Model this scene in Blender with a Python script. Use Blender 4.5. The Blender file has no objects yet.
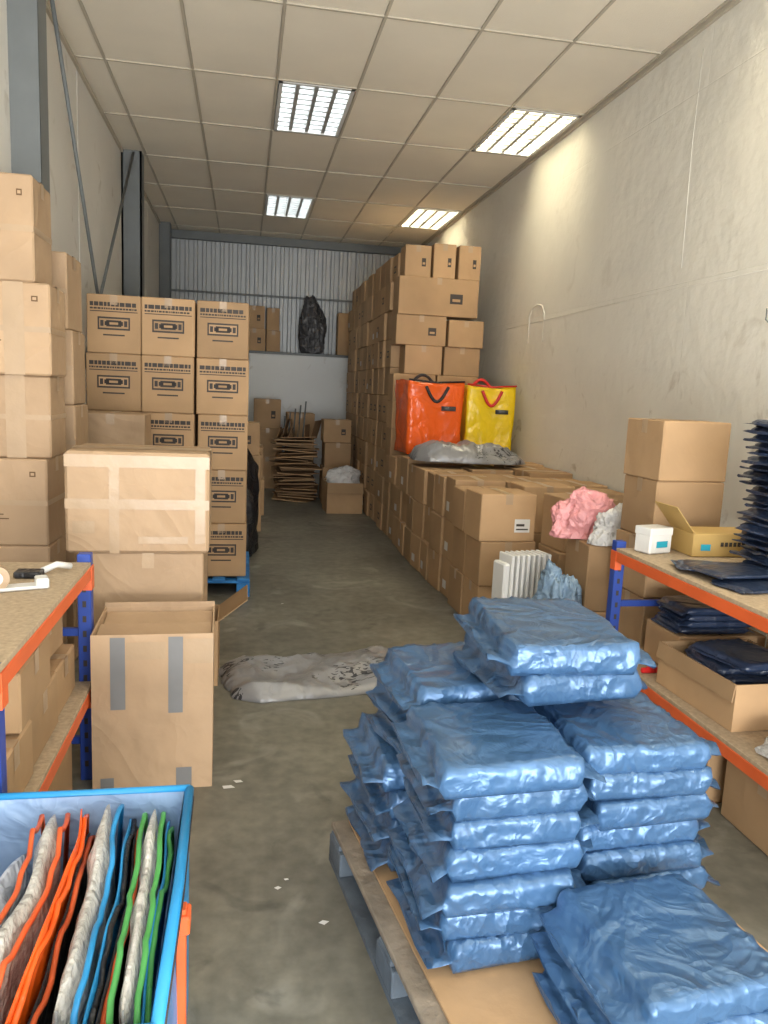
import bpy, bmesh, math, random
from mathutils import Vector, Matrix, noise
random.seed(7)
R=random.random
def U(a,b): return a+(b-a)*R()
scene=bpy.context.scene
CEIL=4.0; XL=-1.33; XR=2.85; YB=-2.0; YF=13.4

# ---------------------------------------------------------------- materials
def newmat(name):
    m=bpy.data.materials.new(name); m.use_nodes=True
    nt=m.node_tree; b=nt.nodes['Principled BSDF']
    return m,nt,b
def N(nt,t,**k):
    n=nt.nodes.new(t)
    for a,v in k.items():
        try: setattr(n,a,v)
        except Exception: pass
    return n
def simple(name,col,rough=.6,metal=0,var=.12,scale=6,bump=0,bscale=40,spec=.5,island=0,dist=0,coat=0,crease=0,cscale=6,cdist=.03):
    m,nt,b=newmat(name); L=nt.links
    tc=N(nt,'ShaderNodeTexCoord')
    nz=N(nt,'ShaderNodeTexNoise'); nz.inputs['Scale'].default_value=scale; nz.inputs['Detail'].default_value=5
    L.new(tc.outputs['Object'],nz.inputs['Vector'])
    mr=N(nt,'ShaderNodeMapRange'); mr.inputs['From Min'].default_value=.25; mr.inputs['From Max'].default_value=.75
    mr.inputs['To Min'].default_value=1-var; mr.inputs['To Max'].default_value=1+var
    L.new(nz.outputs[0],mr.inputs['Value'])
    val=mr.outputs[0]
    if island:
        g=N(nt,'ShaderNodeNewGeometry'); mr2=N(nt,'ShaderNodeMapRange')
        mr2.inputs['To Min'].default_value=1-island; mr2.inputs['To Max'].default_value=1+island
        L.new(g.outputs['Random Per Island'],mr2.inputs['Value'])
        mu=N(nt,'ShaderNodeMath',operation='MULTIPLY'); L.new(val,mu.inputs[0]); L.new(mr2.outputs[0],mu.inputs[1]); val=mu.outputs[0]
    vm=N(nt,'ShaderNodeVectorMath',operation='SCALE'); vm.inputs[0].default_value=col[:3]
    L.new(val,vm.inputs['Scale']); L.new(vm.outputs[0],b.inputs['Base Color'])
    b.inputs['Roughness'].default_value=rough; b.inputs['Metallic'].default_value=metal
    b.inputs['Specular IOR Level'].default_value=spec
    if coat: b.inputs['Coat Weight'].default_value=coat
    last=None
    if crease:
        for k,(sc,st) in enumerate(((cscale,1.0),(cscale*2.7,.5))):
            n2=N(nt,'ShaderNodeTexNoise'); n2.inputs['Scale'].default_value=sc; n2.inputs['Detail'].default_value=2; n2.inputs['Distortion'].default_value=1.2
            L.new(tc.outputs['Object'],n2.inputs['Vector'])
            s1=N(nt,'ShaderNodeMath',operation='SUBTRACT'); L.new(n2.outputs[0],s1.inputs[0]); s1.inputs[1].default_value=.5
            s2=N(nt,'ShaderNodeMath',operation='ABSOLUTE'); L.new(s1.outputs[0],s2.inputs[0])
            s3=N(nt,'ShaderNodeMath',operation='MULTIPLY'); L.new(s2.outputs[0],s3.inputs[0]); s3.inputs[1].default_value=-4
            bp=N(nt,'ShaderNodeBump'); bp.inputs['Strength'].default_value=crease*st; bp.inputs['Distance'].default_value=cdist/(1+k*1.5)
            L.new(s3.outputs[0],bp.inputs['Height'])
            if last: L.new(last.outputs[0],bp.inputs['Normal'])
            last=bp
    if bump:
        n2=N(nt,'ShaderNodeTexNoise'); n2.inputs['Scale'].default_value=bscale; n2.inputs['Detail'].default_value=4; n2.inputs['Distortion'].default_value=dist
        L.new(tc.outputs['Object'],n2.inputs['Vector'])
        bp=N(nt,'ShaderNodeBump'); bp.inputs['Strength'].default_value=bump; bp.inputs['Distance'].default_value=.02
        L.new(n2.outputs[0],bp.inputs['Height'])
        if last: L.new(last.outputs[0],bp.inputs['Normal'])
        last=bp
    if last: L.new(last.outputs[0],b.inputs['Normal'])
    return m
M={}
M['card']=simple('cardboard',(.42,.27,.145),.72,var=.12,scale=3,bump=.09,bscale=16,island=.16,spec=.3,crease=.10,cscale=1.8)
M['card2']=simple('cardboard_light',(.43,.295,.18),.62,var=.12,scale=3,bump=.16,bscale=10,island=.08,spec=.35,crease=.22,cscale=2.2)
M['cardin']=simple('cardboard_inner',(.33,.20,.105),.8,var=.1,scale=5)
M['tape']=simple('packing_tape',(.41,.29,.18),.33,var=.08,bump=.12,bscale=20)
M['ink']=simple('printed_ink',(.04,.03,.025),.6,var=.1)
M['label']=simple('paper_label',(.66,.65,.62),.6,var=.05)
M['seam']=simple('flap_seam',(.14,.08,.04),.9,var=.1)
M['gtape']=simple('grey_tape',(.20,.20,.20),.35,var=.1)
M['blue']=simple('blue_mailer_plastic',(.055,.128,.255),.30,metal=.28,var=.10,scale=3,island=.12,crease=.34,cscale=4.6,coat=.1)
M['navy']=simple('navy_mailer_plastic',(.022,.036,.075),.28,var=.2,island=.3,crease=.3,cscale=4)
M['pal']=simple('pallet_blue_wood',(.02,.17,.45),.7,var=.3,scale=9,bump=.3,bscale=30)
M['palgrey']=simple('pallet_faded_wood',(.10,.125,.155),.85,var=.5,scale=7,bump=.3,bscale=30)
M['palwood']=simple('pallet_worn_wood',(.24,.20,.155),.85,var=.35,scale=12,bump=.3,bscale=30)
M['orange']=simple('orange_beam_paint',(.70,.12,.03),.45,var=.12)
M['rblue']=simple('blue_post_paint',(.02,.06,.32),.45,var=.1)
M['chip']=simple('chipboard',(.42,.32,.21),.75,var=.22,scale=60,bump=.1,bscale=90)
M['steel']=simple('grey_steel_paint',(.15,.165,.17),.5,var=.08)
M['white']=simple('white_plastic',(.70,.70,.68),.4,var=.04)
M['black']=simple('black_plastic',(.015,.015,.018),.4,var=.2,crease=.4,cscale=7)
M['obag']=simple('orange_fabric',(.85,.12,.012),.25,var=.08,crease=.35,cscale=3)
M['ybag']=simple('yellow_fabric',(.86,.60,.01),.25,var=.08,crease=.35,cscale=3)
M['cblue']=simple('blue_tote_fabric',(.02,.26,.58),.4,var=.12,bump=.15,bscale=12)
M['cliner']=simple('tote_lining',(.26,.38,.58),.35,var=.12,crease=.4,cscale=4)
M['clear']=simple('clear_film',(.56,.59,.66),.2,var=.12,crease=.6,cscale=6)
M['bubble']=simple('bubble_wrap',(.50,.49,.46),.25,var=.22,scale=45,bump=.5,bscale=75,crease=.3,cscale=9)
M['green']=simple('green_fabric',(.07,.33,.08),.5,var=.15)
M['pink']=simple('pink_plastic',(.78,.34,.35),.25,var=.15,crease=.5,cscale=8)
M['lblue']=simple('pale_blue_plastic',(.20,.30,.42),.28,var=.3,crease=.5,cscale=7)
M['wbag']=simple('white_film',(.68,.67,.66),.25,var=.15,crease=.5,cscale=8)
M['red']=simple('red_plastic',(.6,.02,.02),.35)
M['yel']=simple('yellow_carton',(.50,.33,.11),.6,var=.05)
M['cyan']=simple('cyan_label',(.02,.33,.45),.5,var=.05)
M['alu']=simple('louvre_aluminium',(.50,.50,.48),.4,metal=.5,var=.03)
M['dgrey']=simple('dark_wrap_film',(.07,.07,.075),.3,var=.4,crease=.6,cscale=6)
def printed(name,col):
    m,nt,b=newmat(name); L=nt.links
    tc=N(nt,'ShaderNodeTexCoord'); mp=N(nt,'ShaderNodeMapping'); mp.inputs['Scale'].default_value=(13,30,3)
    L.new(tc.outputs['Object'],mp.inputs['Vector'])
    nz=N(nt,'ShaderNodeTexNoise'); nz.inputs['Scale'].default_value=1.3; nz.inputs['Detail'].default_value=1; nz.inputs['Distortion'].default_value=1.4
    L.new(mp.outputs[0],nz.inputs['Vector'])
    n3=N(nt,'ShaderNodeTexNoise'); n3.inputs['Scale'].default_value=3.6; L.new(tc.outputs['Object'],n3.inputs['Vector'])
    gt=N(nt,'ShaderNodeMath',operation='GREATER_THAN'); gt.inputs[1].default_value=.54; L.new(n3.outputs[0],gt.inputs[0])
    g2=N(nt,'ShaderNodeMath',operation='GREATER_THAN'); g2.inputs[1].default_value=.57; L.new(nz.outputs[0],g2.inputs[0])
    mu=N(nt,'ShaderNodeMath',operation='MULTIPLY'); L.new(gt.outputs[0],mu.inputs[0]); L.new(g2.outputs[0],mu.inputs[1])
    mx=N(nt,'ShaderNodeMixRGB'); L.new(mu.outputs[0],mx.inputs[0]); mx.inputs[1].default_value=(*col,1); mx.inputs[2].default_value=(.04,.04,.045,1)
    L.new(mx.outputs[0],b.inputs['Base Color'])
    n2=N(nt,'ShaderNodeTexNoise'); n2.inputs['Scale'].default_value=7; n2.inputs['Distortion'].default_value=1.0
    L.new(tc.outputs['Object'],n2.inputs['Vector']); bp=N(nt,'ShaderNodeBump'); bp.inputs['Strength'].default_value=.5; bp.inputs['Distance'].default_value=.03
    L.new(n2.outputs[0],bp.inputs['Height']); L.new(bp.outputs[0],b.inputs['Normal'])
    b.inputs['Roughness'].default_value=.32; b.inputs['Metallic'].default_value=.2
    return m
M['gprint']=printed('printed_grey_plastic',(.26,.26,.265))
def floor_mat():
    m,nt,b=newmat('concrete_floor'); L=nt.links
    tc=N(nt,'ShaderNodeTexCoord')
    a=N(nt,'ShaderNodeTexNoise'); a.inputs['Scale'].default_value=.9; a.inputs['Detail'].default_value=8; a.inputs['Roughness'].default_value=.65
    L.new(tc.outputs['Object'],a.inputs['Vector'])
    cr=N(nt,'ShaderNodeValToRGB'); e=cr.color_ramp.elements
    e[0].position=.32; e[0].color=(.105,.099,.078,1); e[1].position=.70; e[1].color=(.235,.224,.178,1)
    L.new(a.outputs[0],cr.inputs[0])
    c=N(nt,'ShaderNodeTexNoise'); c.inputs['Scale'].default_value=14; c.inputs['Detail'].default_value=8
    L.new(tc.outputs['Object'],c.inputs['Vector'])
    mr=N(nt,'ShaderNodeMapRange'); mr.inputs['From Min'].default_value=.3; mr.inputs['From Max'].default_value=.7; mr.inputs['To Min'].default_value=.75; mr.inputs['To Max'].default_value=1.18
    L.new(c.outputs[0],mr.inputs[0])
    vm=N(nt,'ShaderNodeVectorMath',operation='SCALE'); L.new(cr.outputs[0],vm.inputs[0]); L.new(mr.outputs[0],vm.inputs['Scale'])
    cur=vm.outputs[0]
    for sc,lo,hi,mxv,colr,off in ((2.3,.58,.70,.55,(.34,.33,.28,1),0),(3.1,.60,.72,.6,(.05,.048,.04,1),7)):
        mp=N(nt,'ShaderNodeMapping'); mp.inputs['Location'].default_value=(off,off*2,0); L.new(tc.outputs['Object'],mp.inputs['Vector'])
        d=N(nt,'ShaderNodeTexNoise'); d.inputs['Scale'].default_value=sc; d.inputs['Detail'].default_value=10; d.inputs['Distortion'].default_value=1.2
        L.new(mp.outputs[0],d.inputs['Vector'])
        r2=N(nt,'ShaderNodeMapRange'); r2.inputs['From Min'].default_value=lo; r2.inputs['From Max'].default_value=hi; r2.inputs['To Max'].default_value=mxv
        L.new(d.outputs[0],r2.inputs[0])
        mx=N(nt,'ShaderNodeMixRGB'); L.new(r2.outputs[0],mx.inputs[0]); L.new(cur,mx.inputs[1]); mx.inputs[2].default_value=colr; cur=mx.outputs[0]
    L.new(cur,b.inputs['Base Color'])
    b.inputs['Roughness'].default_value=.42
    bp=N(nt,'ShaderNodeBump'); bp.inputs['Strength'].default_value=.1; bp.inputs['Distance'].default_value=.01; L.new(c.outputs[0],bp.inputs['Height']); L.new(bp.outputs[0],b.inputs['Normal'])
    return m
M['floor']=floor_mat()
def wall_mat(name,col,brick=False,stain=.1):
    m,nt,b=newmat(name); L=nt.links
    tc=N(nt,'ShaderNodeTexCoord')
    a=N(nt,'ShaderNodeTexNoise'); a.inputs['Scale'].default_value=.7; a.inputs['Detail'].default_value=9; a.inputs['Roughness'].default_value=.6
    L.new(tc.outputs['Object'],a.inputs['Vector'])
    mr=N(nt,'ShaderNodeMapRange'); mr.inputs['From Min'].default_value=.3; mr.inputs['From Max'].default_value=.7; mr.inputs['To Min'].default_value=1-stain; mr.inputs['To Max'].default_value=1+stain*.5
    L.new(a.outputs[0],mr.inputs[0])
    vm=N(nt,'ShaderNodeVectorMath',operation='SCALE'); vm.inputs[0].default_value=col; L.new(mr.outputs[0],vm.inputs['Scale'])
    d=N(nt,'ShaderNodeTexNoise'); d.inputs['Scale'].default_value=4; d.inputs['Detail'].default_value=12; d.inputs['Distortion'].default_value=.8
    L.new(tc.outputs['Object'],d.inputs['Vector'])
    r2=N(nt,'ShaderNodeMapRange'); r2.inputs['From Min'].default_value=.62; r2.inputs['From Max'].default_value=.72; r2.inputs['To Max'].default_value=.45
    L.new(d.outputs[0],r2.inputs[0])
    fac=r2.outputs[0]
    if brick:
        s0=N(nt,'ShaderNodeSeparateXYZ'); L.new(tc.outputs['Object'],s0.inputs[0])
        r3=N(nt,'ShaderNodeMapRange'); r3.inputs['From Min'].default_value=2.2; r3.inputs['From Max'].default_value=1.2; r3.inputs['To Min'].default_value=.30; r3.inputs['To Max'].default_value=1.7
        L.new(s0.outputs['Z'],r3.inputs[0])
        mm=N(nt,'ShaderNodeMath',operation='MULTIPLY'); L.new(fac,mm.inputs[0]); L.new(r3.outputs[0],mm.inputs[1]); fac=mm.outputs[0]
    mx=N(nt,'ShaderNodeMixRGB'); L.new(fac,mx.inputs[0]); L.new(vm.outputs[0],mx.inputs[1]); mx.inputs[2].default_value=(.34,.29,.21,1)
    L.new(mx.outputs[0],b.inputs['Base Color']); b.inputs['Roughness'].default_value=.6
    n2=N(nt,'ShaderNodeTexNoise'); n2.inputs['Scale'].default_value=9; n2.inputs['Detail'].default_value=8; L.new(tc.outputs['Object'],n2.inputs['Vector'])
    bp=N(nt,'ShaderNodeBump'); bp.inputs['Strength'].default_value=.5 if brick else .1; bp.inputs['Distance'].default_value=.02
    h=n2.outputs[0]
    if brick:
        sp=N(nt,'ShaderNodeSeparateXYZ'); L.new(tc.outputs['Object'],sp.inputs[0])
        cb=N(nt,'ShaderNodeCombineXYZ'); L.new(sp.outputs['Y'],cb.inputs['X']); L.new(sp.outputs['Z'],cb.inputs['Y'])
        bk=N(nt,'ShaderNodeTexBrick'); L.new(cb.outputs[0],bk.inputs['Vector'])
        bk.inputs['Color1'].default_value=(1,1,1,1); bk.inputs['Color2'].default_value=(.97,.97,.97,1); bk.inputs['Mortar'].default_value=(.6,.6,.6,1)
        bk.inputs['Scale'].default_value=1; bk.inputs['Mortar Size'].default_value=.005; bk.inputs['Brick Width'].default_value=2.4; bk.inputs['Row Height'].default_value=1.2; bk.inputs['Mortar Smooth'].default_value=1
        ad=N(nt,'ShaderNodeMath',operation='MULTIPLY_ADD'); L.new(bk.outputs[0],ad.inputs[0]); ad.inputs[1].default_value=.4; L.new(h,ad.inputs[2]); h=ad.outputs[0]
    L.new(h,bp.inputs['Height']); L.new(bp.outputs[0],b.inputs['Normal'])
    return m
M['wallR']=wall_mat('painted_blockwork',(.77,.75,.68),True,.09)
M['wallL']=wall_mat('painted_panel',(.70,.68,.63),False,.07)
M['plinth']=wall_mat('white_plaster',(.74,.76,.76),False,.06)
M['ceil']=simple('ceiling_tile',(.83,.77,.65),.85,var=.05,scale=1.5,bump=.2,bscale=150)
M['grid']=simple('ceiling_grid',(.50,.45,.36),.6,var=.05)
M['corr']=simple('corrugated_steel',(.45,.47,.48),.45,metal=.2,var=.06)
def emis(name,col,s):
    m,nt,b=newmat(name)
    b.inputs['Base Color'].default_value=(.8,.8,.8,1)
    b.inputs['Emission Color'].default_value=(*col,1); b.inputs['Emission Strength'].default_value=s
    return m
M['lampC']=emis('lamp_daylight',(.84,.93,1),8)
M['lampW']=emis('lamp_warm',(1,.87,.60),25)

# ---------------------------------------------------------------- helpers
def finish(bm,name,mats,smooth=False):
    me=bpy.data.meshes.new(name); bm.to_mesh(me); bm.free()
    for m in mats: me.materials.append(M[m] if isinstance(m,str) else m)
    if smooth:
        for p in me.polygons: p.use_smooth=True
    o=bpy.data.objects.new(name,me); bpy.context.collection.objects.link(o)
    return o
def box(bm,x0,x1,y0,y1,z0,z1,mi=0,bev=0,M4=None):
    T=Matrix.Translation(((x0+x1)/2,(y0+y1)/2,(z0+z1)/2))@Matrix.Diagonal((x1-x0,y1-y0,z1-z0,1))
    if M4 is not None: T=M4@T
    r=bmesh.ops.create_cube(bm,size=1,matrix=T)
    vs=r['verts']; fs=set(f for v in vs for f in v.link_faces)
    for f in fs: f.material_index=mi
    if bev:
        es=list(set(e for v in vs for e in v.link_edges))
        b=bmesh.ops.bevel(bm,geom=es,offset=bev,segments=1,affect='EDGES',profile=.5)
        for f in b['faces']: f.material_index=mi
    return vs
def slab(bm,p,a,b,t,mi=0):
    p,a,b=Vector(p),Vector(a),Vector(b); n=a.cross(b).normalized()*t
    c=[p,p+a,p+a+b,p+b]; v=[bm.verts.new(q) for q in c]+[bm.verts.new(q+n) for q in c]
    for f in ((3,2,1,0),(4,5,6,7),(0,1,5,4),(1,2,6,5),(2,3,7,6),(3,0,4,7)):
        F=bm.faces.new([v[i] for i in f]); F.material_index=mi
def tube(bm,pts,r,seg=8,mi=0):
    pts=[Vector(p) for p in pts]; rings=[]
    for i,p in enumerate(pts):
        d=(pts[min(i+1,len(pts)-1)]-pts[max(i-1,0)]).normalized()
        u=d.cross(Vector((0,0,1)));
        if u.length<.05: u=d.cross(Vector((0,1,0)))
        u.normalize(); w=d.cross(u)
        rings.append([bm.verts.new(p+(u*math.cos(k*2*math.pi/seg)+w*math.sin(k*2*math.pi/seg))*r) for k in range(seg)])
    for i in range(len(rings)-1):
        for k in range(seg):
            F=bm.faces.new((rings[i][k],rings[i][(k+1)%seg],rings[i+1][(k+1)%seg],rings[i+1][k])); F.material_index=mi; F.smooth=True
    for rr in (rings[0][::-1],rings[-1]):
        F=bm.faces.new(rr); F.material_index=mi
CM=['card','tape','ink','label','seam','gtape','card2']
class Cartons:
    def __init__(s,card=0): s.bm=bmesh.new(); s.card=card
    def add(s,x0,x1,y0,y1,z0,z1,rot=0,tape=True,label=0,prt=0,bev=.006,tdir='y',seam=True,g=.003):
        s.h=((x1-x0)/2-g,(y1-y0)/2-g,(z1-z0)/2-g*.3)
        s.T=Matrix.Translation(((x0+x1)/2,(y0+y1)/2,(z0+z1)/2))@Matrix.Rotation(math.radians(rot),4,'Z')
        hx,hy,hz=s.h
        box(s.bm,-hx,hx,-hy,hy,-hz,hz,s.card,bev,s.T)
        if seam:
            if tdir=='y': s.q('top',.493,.507,.02,.98,4,.0008)
            else: s.q('top',.02,.98,.493,.507,4,.0008)
        if tape:
            w=.026
            if tdir=='y':
                s.q('top',.5-w/(2*hx),.5+w/(2*hx),0,1,1); t=max(0,1-.07/(2*hz))
                s.q('front',.5-w/(2*hx),.5+w/(2*hx),t,1,1)
            else:
                s.q('top',0,1,.5-w/(2*hy),.5+w/(2*hy),1); t=max(0,1-.07/(2*hz))
                s.q('left',.5-w/(2*hy),.5+w/(2*hy),t,1,1); s.q('right',.5-w/(2*hy),.5+w/(2*hy),t,1,1)
        if label==1: s.q('front',.62,.90,.2,.48,3); s.q('front',.65,.87,.25,.28,2,.003); s.q('front',.65,.80,.33,.38,2,.003)
        if label==2: s.q('left',.2,.5,.2,.42,3)
        if prt==1:
            f='front'
            k=.06
            while k<.90:
                w=U(.05,.11); s.q(f,k,min(k+w,.94),.80,.87,2); k+=w+.014
            k=.06
            while k<.90:
                w=U(.02,.06); s.q(f,k,min(k+w,.94),.745,.775,2); k+=w+.012
            s.q(f,.06,.94,.705,.72,2)
            s.q(f,.20,.80,.40,.62,2)
            s.q(f,.23,.77,.43,.59,s.card,.0025)
            for (a0,a1,b0,b1) in ((.36,.64,.455,.565),(.33,.67,.475,.545)): s.q(f,a0,a1,b0,b1,2,.0035)
            s.q(f,.42,.58,.49,.53,s.card,.0045)
            s.q(f,.25,.31,.46,.56,2,.0035); s.q(f,.69,.75,.46,.56,2,.0035)
            s.q(f,.30,.70,.30,.325,2)
        if prt==2:
            for k in range(3): s.q('front',.28,.28+U(.15,.3),.36-k*.05,.373-k*.05,4)
            s.q('front',.80,.87,.80,.86,4); s.q('front',.815,.855,.815,.845,s.card,.003)
        if prt==3:
            s.q('front',.64,.80,.34,.60,2); s.q('front',.67,.77,.40,.47,s.card,.003)
        if prt==4:
            s.q('left',.3,.7,.35,.6,2); s.q('left',.36,.64,.41,.54,s.card,.003)
    def q(s,face,u0,u1,v0,v1,mi,off=.0016):
        hx,hy,hz=s.h; l=lambda h,u:-h+2*h*u
        if face=='front': P=[(l(hx,u),-hy-off,l(hz,v)) for u,v in((u0,v0),(u1,v0),(u1,v1),(u0,v1))]
        elif face=='left': P=[(-hx-off,-l(hy,u),l(hz,v)) for u,v in((u0,v0),(u1,v0),(u1,v1),(u0,v1))]
        elif face=='right': P=[(hx+off,l(hy,u),l(hz,v)) for u,v in((u0,v0),(u1,v0),(u1,v1),(u0,v1))]
        else: P=[(l(hx,u),l(hy,v),hz+off) for u,v in((u0,v0),(u1,v0),(u1,v1),(u0,v1))]
        f=s.bm.faces.new([s.bm.verts.new(s.T@Vector(p)) for p in P]); f.material_index=mi
    def done(s,name): return finish(s.bm,name,CM)
def open_carton(name,x0,x1,y0,y1,z0,z1,rot=0,flaps=('f','b','l','r'),ang=dict(),fl=None,extra=None,cardmi=0):
    bm=bmesh.new(); t=.006; cx,cy=(x0+x1)/2,(y0+y1)/2; hx,hy=(x1-x0)/2,(y1-y0)/2; H=z1-z0
    box(bm,-hx,hx,-hy,hy,0,t,cardmi)
    box(bm,-hx,hx,-hy,-hy+t,t,H,cardmi); box(bm,-hx,hx,hy-t,hy,t,H,cardmi)
    box(bm,-hx,-hx+t,-hy+t,hy-t,t,H,cardmi); box(bm,hx-t,hx,-hy+t,hy-t,t,H,cardmi)
    L=fl or min(hx,hy)*.9
    for f in flaps:
        a=math.radians(ang.get(f,150))
        s_,c_=math.sin(a)*L,math.cos(a)*L
        if f=='f': slab(bm,(-hx,-hy,H),(2*hx,0,0),(0,-s_,c_),.005,cardmi)
        if f=='b': slab(bm,(-hx,hy,H),(2*hx,0,0),(0,s_,c_),.005,cardmi)
        if f=='l': slab(bm,(-hx,-hy,H),(0,2*hy,0),(-s_,0,c_),.005,cardmi)
        if f=='r': slab(bm,(hx,-hy,H),(0,2*hy,0),(s_,0,c_),.005,cardmi)
    if extra: extra(bm,hx,hy,H)
    o=finish(bm,name,CM); o.location=(cx,cy,z0); o.rotation_euler=(0,0,math.radians(rot)); return o
def nz(p,s,sd): return noise.noise(Vector((p[0]*s+sd*7.3,p[1]*s+sd*3.1,p[2]*s-sd*5.7)))
def ringpts(nt=16,ns=6,nb=5):
    P=[]
    for i in range(nt): t=1-2*i/(nt-1); P.append((t*.985,1.0,0,1))
    for i in range(1,ns): t=1-2*i/ns; P.append((-1,t*.93,-1,0))
    for i in range(nb): t=-1+2*i/(nb-1); P.append((t*.97,-1.0,0,-1))
    for i in range(1,ns): t=-1+2*i/ns; P.append((1,t*.93,1,0))
    return P
def bag_mesh(bm,w,d,h,T,seed,mi=0,fin=.035,amp=1.,ns=34,nt=20):
    hw,hd,hh=w/2,d/2,h/2; RP=ringpts(nt); nr=len(RP); rings=[]
    sag=[U(-.3,1.0) for _ in range(2)]
    tw=[U(.80,1.0) for _ in range(2)]; sk=[U(-.3,.3) for _ in range(2)]
    st=[(-1-fin/hw,'F'),(-1-fin*.5/hw,'F'),(-1,'S')]+[((-1+2*i/ns)*.985,'B') for i in range(ns+1)]+[(1,'S'),(1+fin*.5/hw,'F'),(1+fin/hw,'F')]
    for u,k in st:
        ring=[]; side=0 if u<0 else 1; e=abs(u)
        if k=='B':
            kh=1 if e<.95 else max(.3,1-.55*((e-.95)/.035)); kd=1 if e<.95 else 1-.02*((e-.95)/.035); sh=0
        elif k=='S': kh=.08; kd=.97; sh=-.2
        else: kh=.03; kd=tw[side]; sh=-.2-sag[side]*.6*(e-1)*hw/fin
        for (yn,zn,ny,nn) in RP:
            y=yn*hd*kd
            if k=='F': y+=sk[side]*(e-1)*hw
            p=Vector((u*hw,y,zn*hh*kh+sh*hh))
            q=(p.x,p.y,p.z)
            r1=nz(q,3.5,seed)
            edge=max(e**4,abs(yn)**4 if nn else 1.0)
            r2=max(0,.35-abs(nz((q[0],q[1],q[2]*1.5),6,seed+3)))/.35
            r3=max(0,.3-abs(nz((q[0]*2.2,q[1]*.6,q[2]*1.6),17,seed+9)))/.3
            r4=max(0,.25-abs(nz((q[0]*1.2,q[1]*.8,q[2]*3),30,seed+13)))/.25
            disp=(r1*.004+(r2**2)*.005*(.25+.75*edge)+(r3**2)*.006*edge+(r4**2)*.003*edge)*amp
            if nn==1 and k=='B': disp-= .003*amp*(abs(yn)**6)
            dd=disp if k=='B' else disp*.6
            p+=Vector((0,ny,nn))*dd
            if abs(ny)>0: p.y+=ny*(1-abs(zn))*.002*amp
            p.x+=nz(q,14,seed+5)*.014*amp*(1 if k!='B' or e>.9 else 0)
            p.z=max(p.z,-hh*1.02)
            ring.append(bm.verts.new(T@p))
        rings.append(ring)
    for i in range(len(rings)-1):
        for j in range(nr):
            F=bm.faces.new((rings[i][j],rings[i+1][j],rings[i+1][(j+1)%nr],rings[i][(j+1)%nr])); F.material_index=mi; F.smooth=True
    for rr in (rings[0],rings[-1][::-1]):
        F=bm.faces.new(rr); F.material_index=mi
def blob(name,loc,size,rot,mat,seed,amp=.25,sub=5,flat=.45):
    bm=bmesh.new(); bmesh.ops.create_icosphere(bm,subdivisions=sub,radius=1)
    for v in bm.verts:
        n=v.co.normalized(); p=n
        r=1+amp*(nz(p,1.3,seed)*1.1+(.5-abs(nz(p,2.6,seed+2)))*.7+(.4-abs(nz(p,5,seed+4)))*.5+(.4-abs(nz(p,11,seed+6)))*.2)
        q=n*r
        if q.z<-flat: q.z=-flat+(q.z+flat)*.03
        v.co=Vector((q.x*size[0],q.y*size[1],(q.z+flat)*size[2]))
    zmin=min(v.co.z for v in bm.verts)
    for v in bm.verts: v.co.z-=zmin
    o=finish(bm,name,[mat],True); o.location=loc; o.rotation_euler=[math.radians(a) for a in rot]; return o
def flatbag(name,loc,w,d,h,rot,mat,seed,NX=90,NY=56):
    bm=bmesh.new(); top=[];bot=[]
    for i in range(NX+1):
        s=-1+2*i/NX; tr=[];br=[]
        pinch=1-.35*max(0,(abs(s)-.75)/.25)**1.2
        for j in range(NY+1):
            t=-1+2*j/NY
            ex=1+.05*nz((t,s*.2,0),1.6,seed)+.03*nz((t,0,0),5,seed+1)
            ey=(1+.12*nz((s,0,1),1.3,seed+2)+.03*nz((s,0,1),6,seed+3))*pinch
            x=s*w/2*ex; y=t*d/2*ey+.03*math.sin(s*2.2+seed)
            prof=max(0,(1-abs(s)**6))**.6*max(0,(1-abs(t)**4))**.6
            rd=(1-abs(nz((x*.8,y*1.5,0),3.6,seed+4))*2.6)*.5+(1-abs(nz((x*2.0,y,0),6,seed+5))*2.4)*.16+(1-abs(nz((x,y,0),20,seed+6))*2.2)*.04
            base=.62+.35*nz((x,y,0),2.4,seed+8)
            z=h*prof*max(.2,base*.8+rd*.38)+.004
            tr.append(bm.verts.new((x,y,z))); br.append(bm.verts.new((x*.995,y*.995,0)))
        top.append(tr);bot.append(br)
    for i in range(NX):
        for j in range(NY):
            bm.faces.new((top[i][j],top[i+1][j],top[i+1][j+1],top[i][j+1])); bm.faces.new((bot[i][j],bot[i][j+1],bot[i+1][j+1],bot[i+1][j]))
    for i in range(NX):
        bm.faces.new((bot[i][0],bot[i+1][0],top[i+1][0],top[i][0])); bm.faces.new((top[i][NY],top[i+1][NY],bot[i+1][NY],bot[i][NY]))
    for j in range(NY):
        bm.faces.new((top[0][j],top[0][j+1],bot[0][j+1],bot[0][j])); bm.faces.new((bot[NX][j],bot[NX][j+1],top[NX][j+1],top[NX][j]))
    o=finish(bm,name,[mat],True); o.location=loc; o.rotation_euler=(0,0,math.radians(rot)); return o

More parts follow.
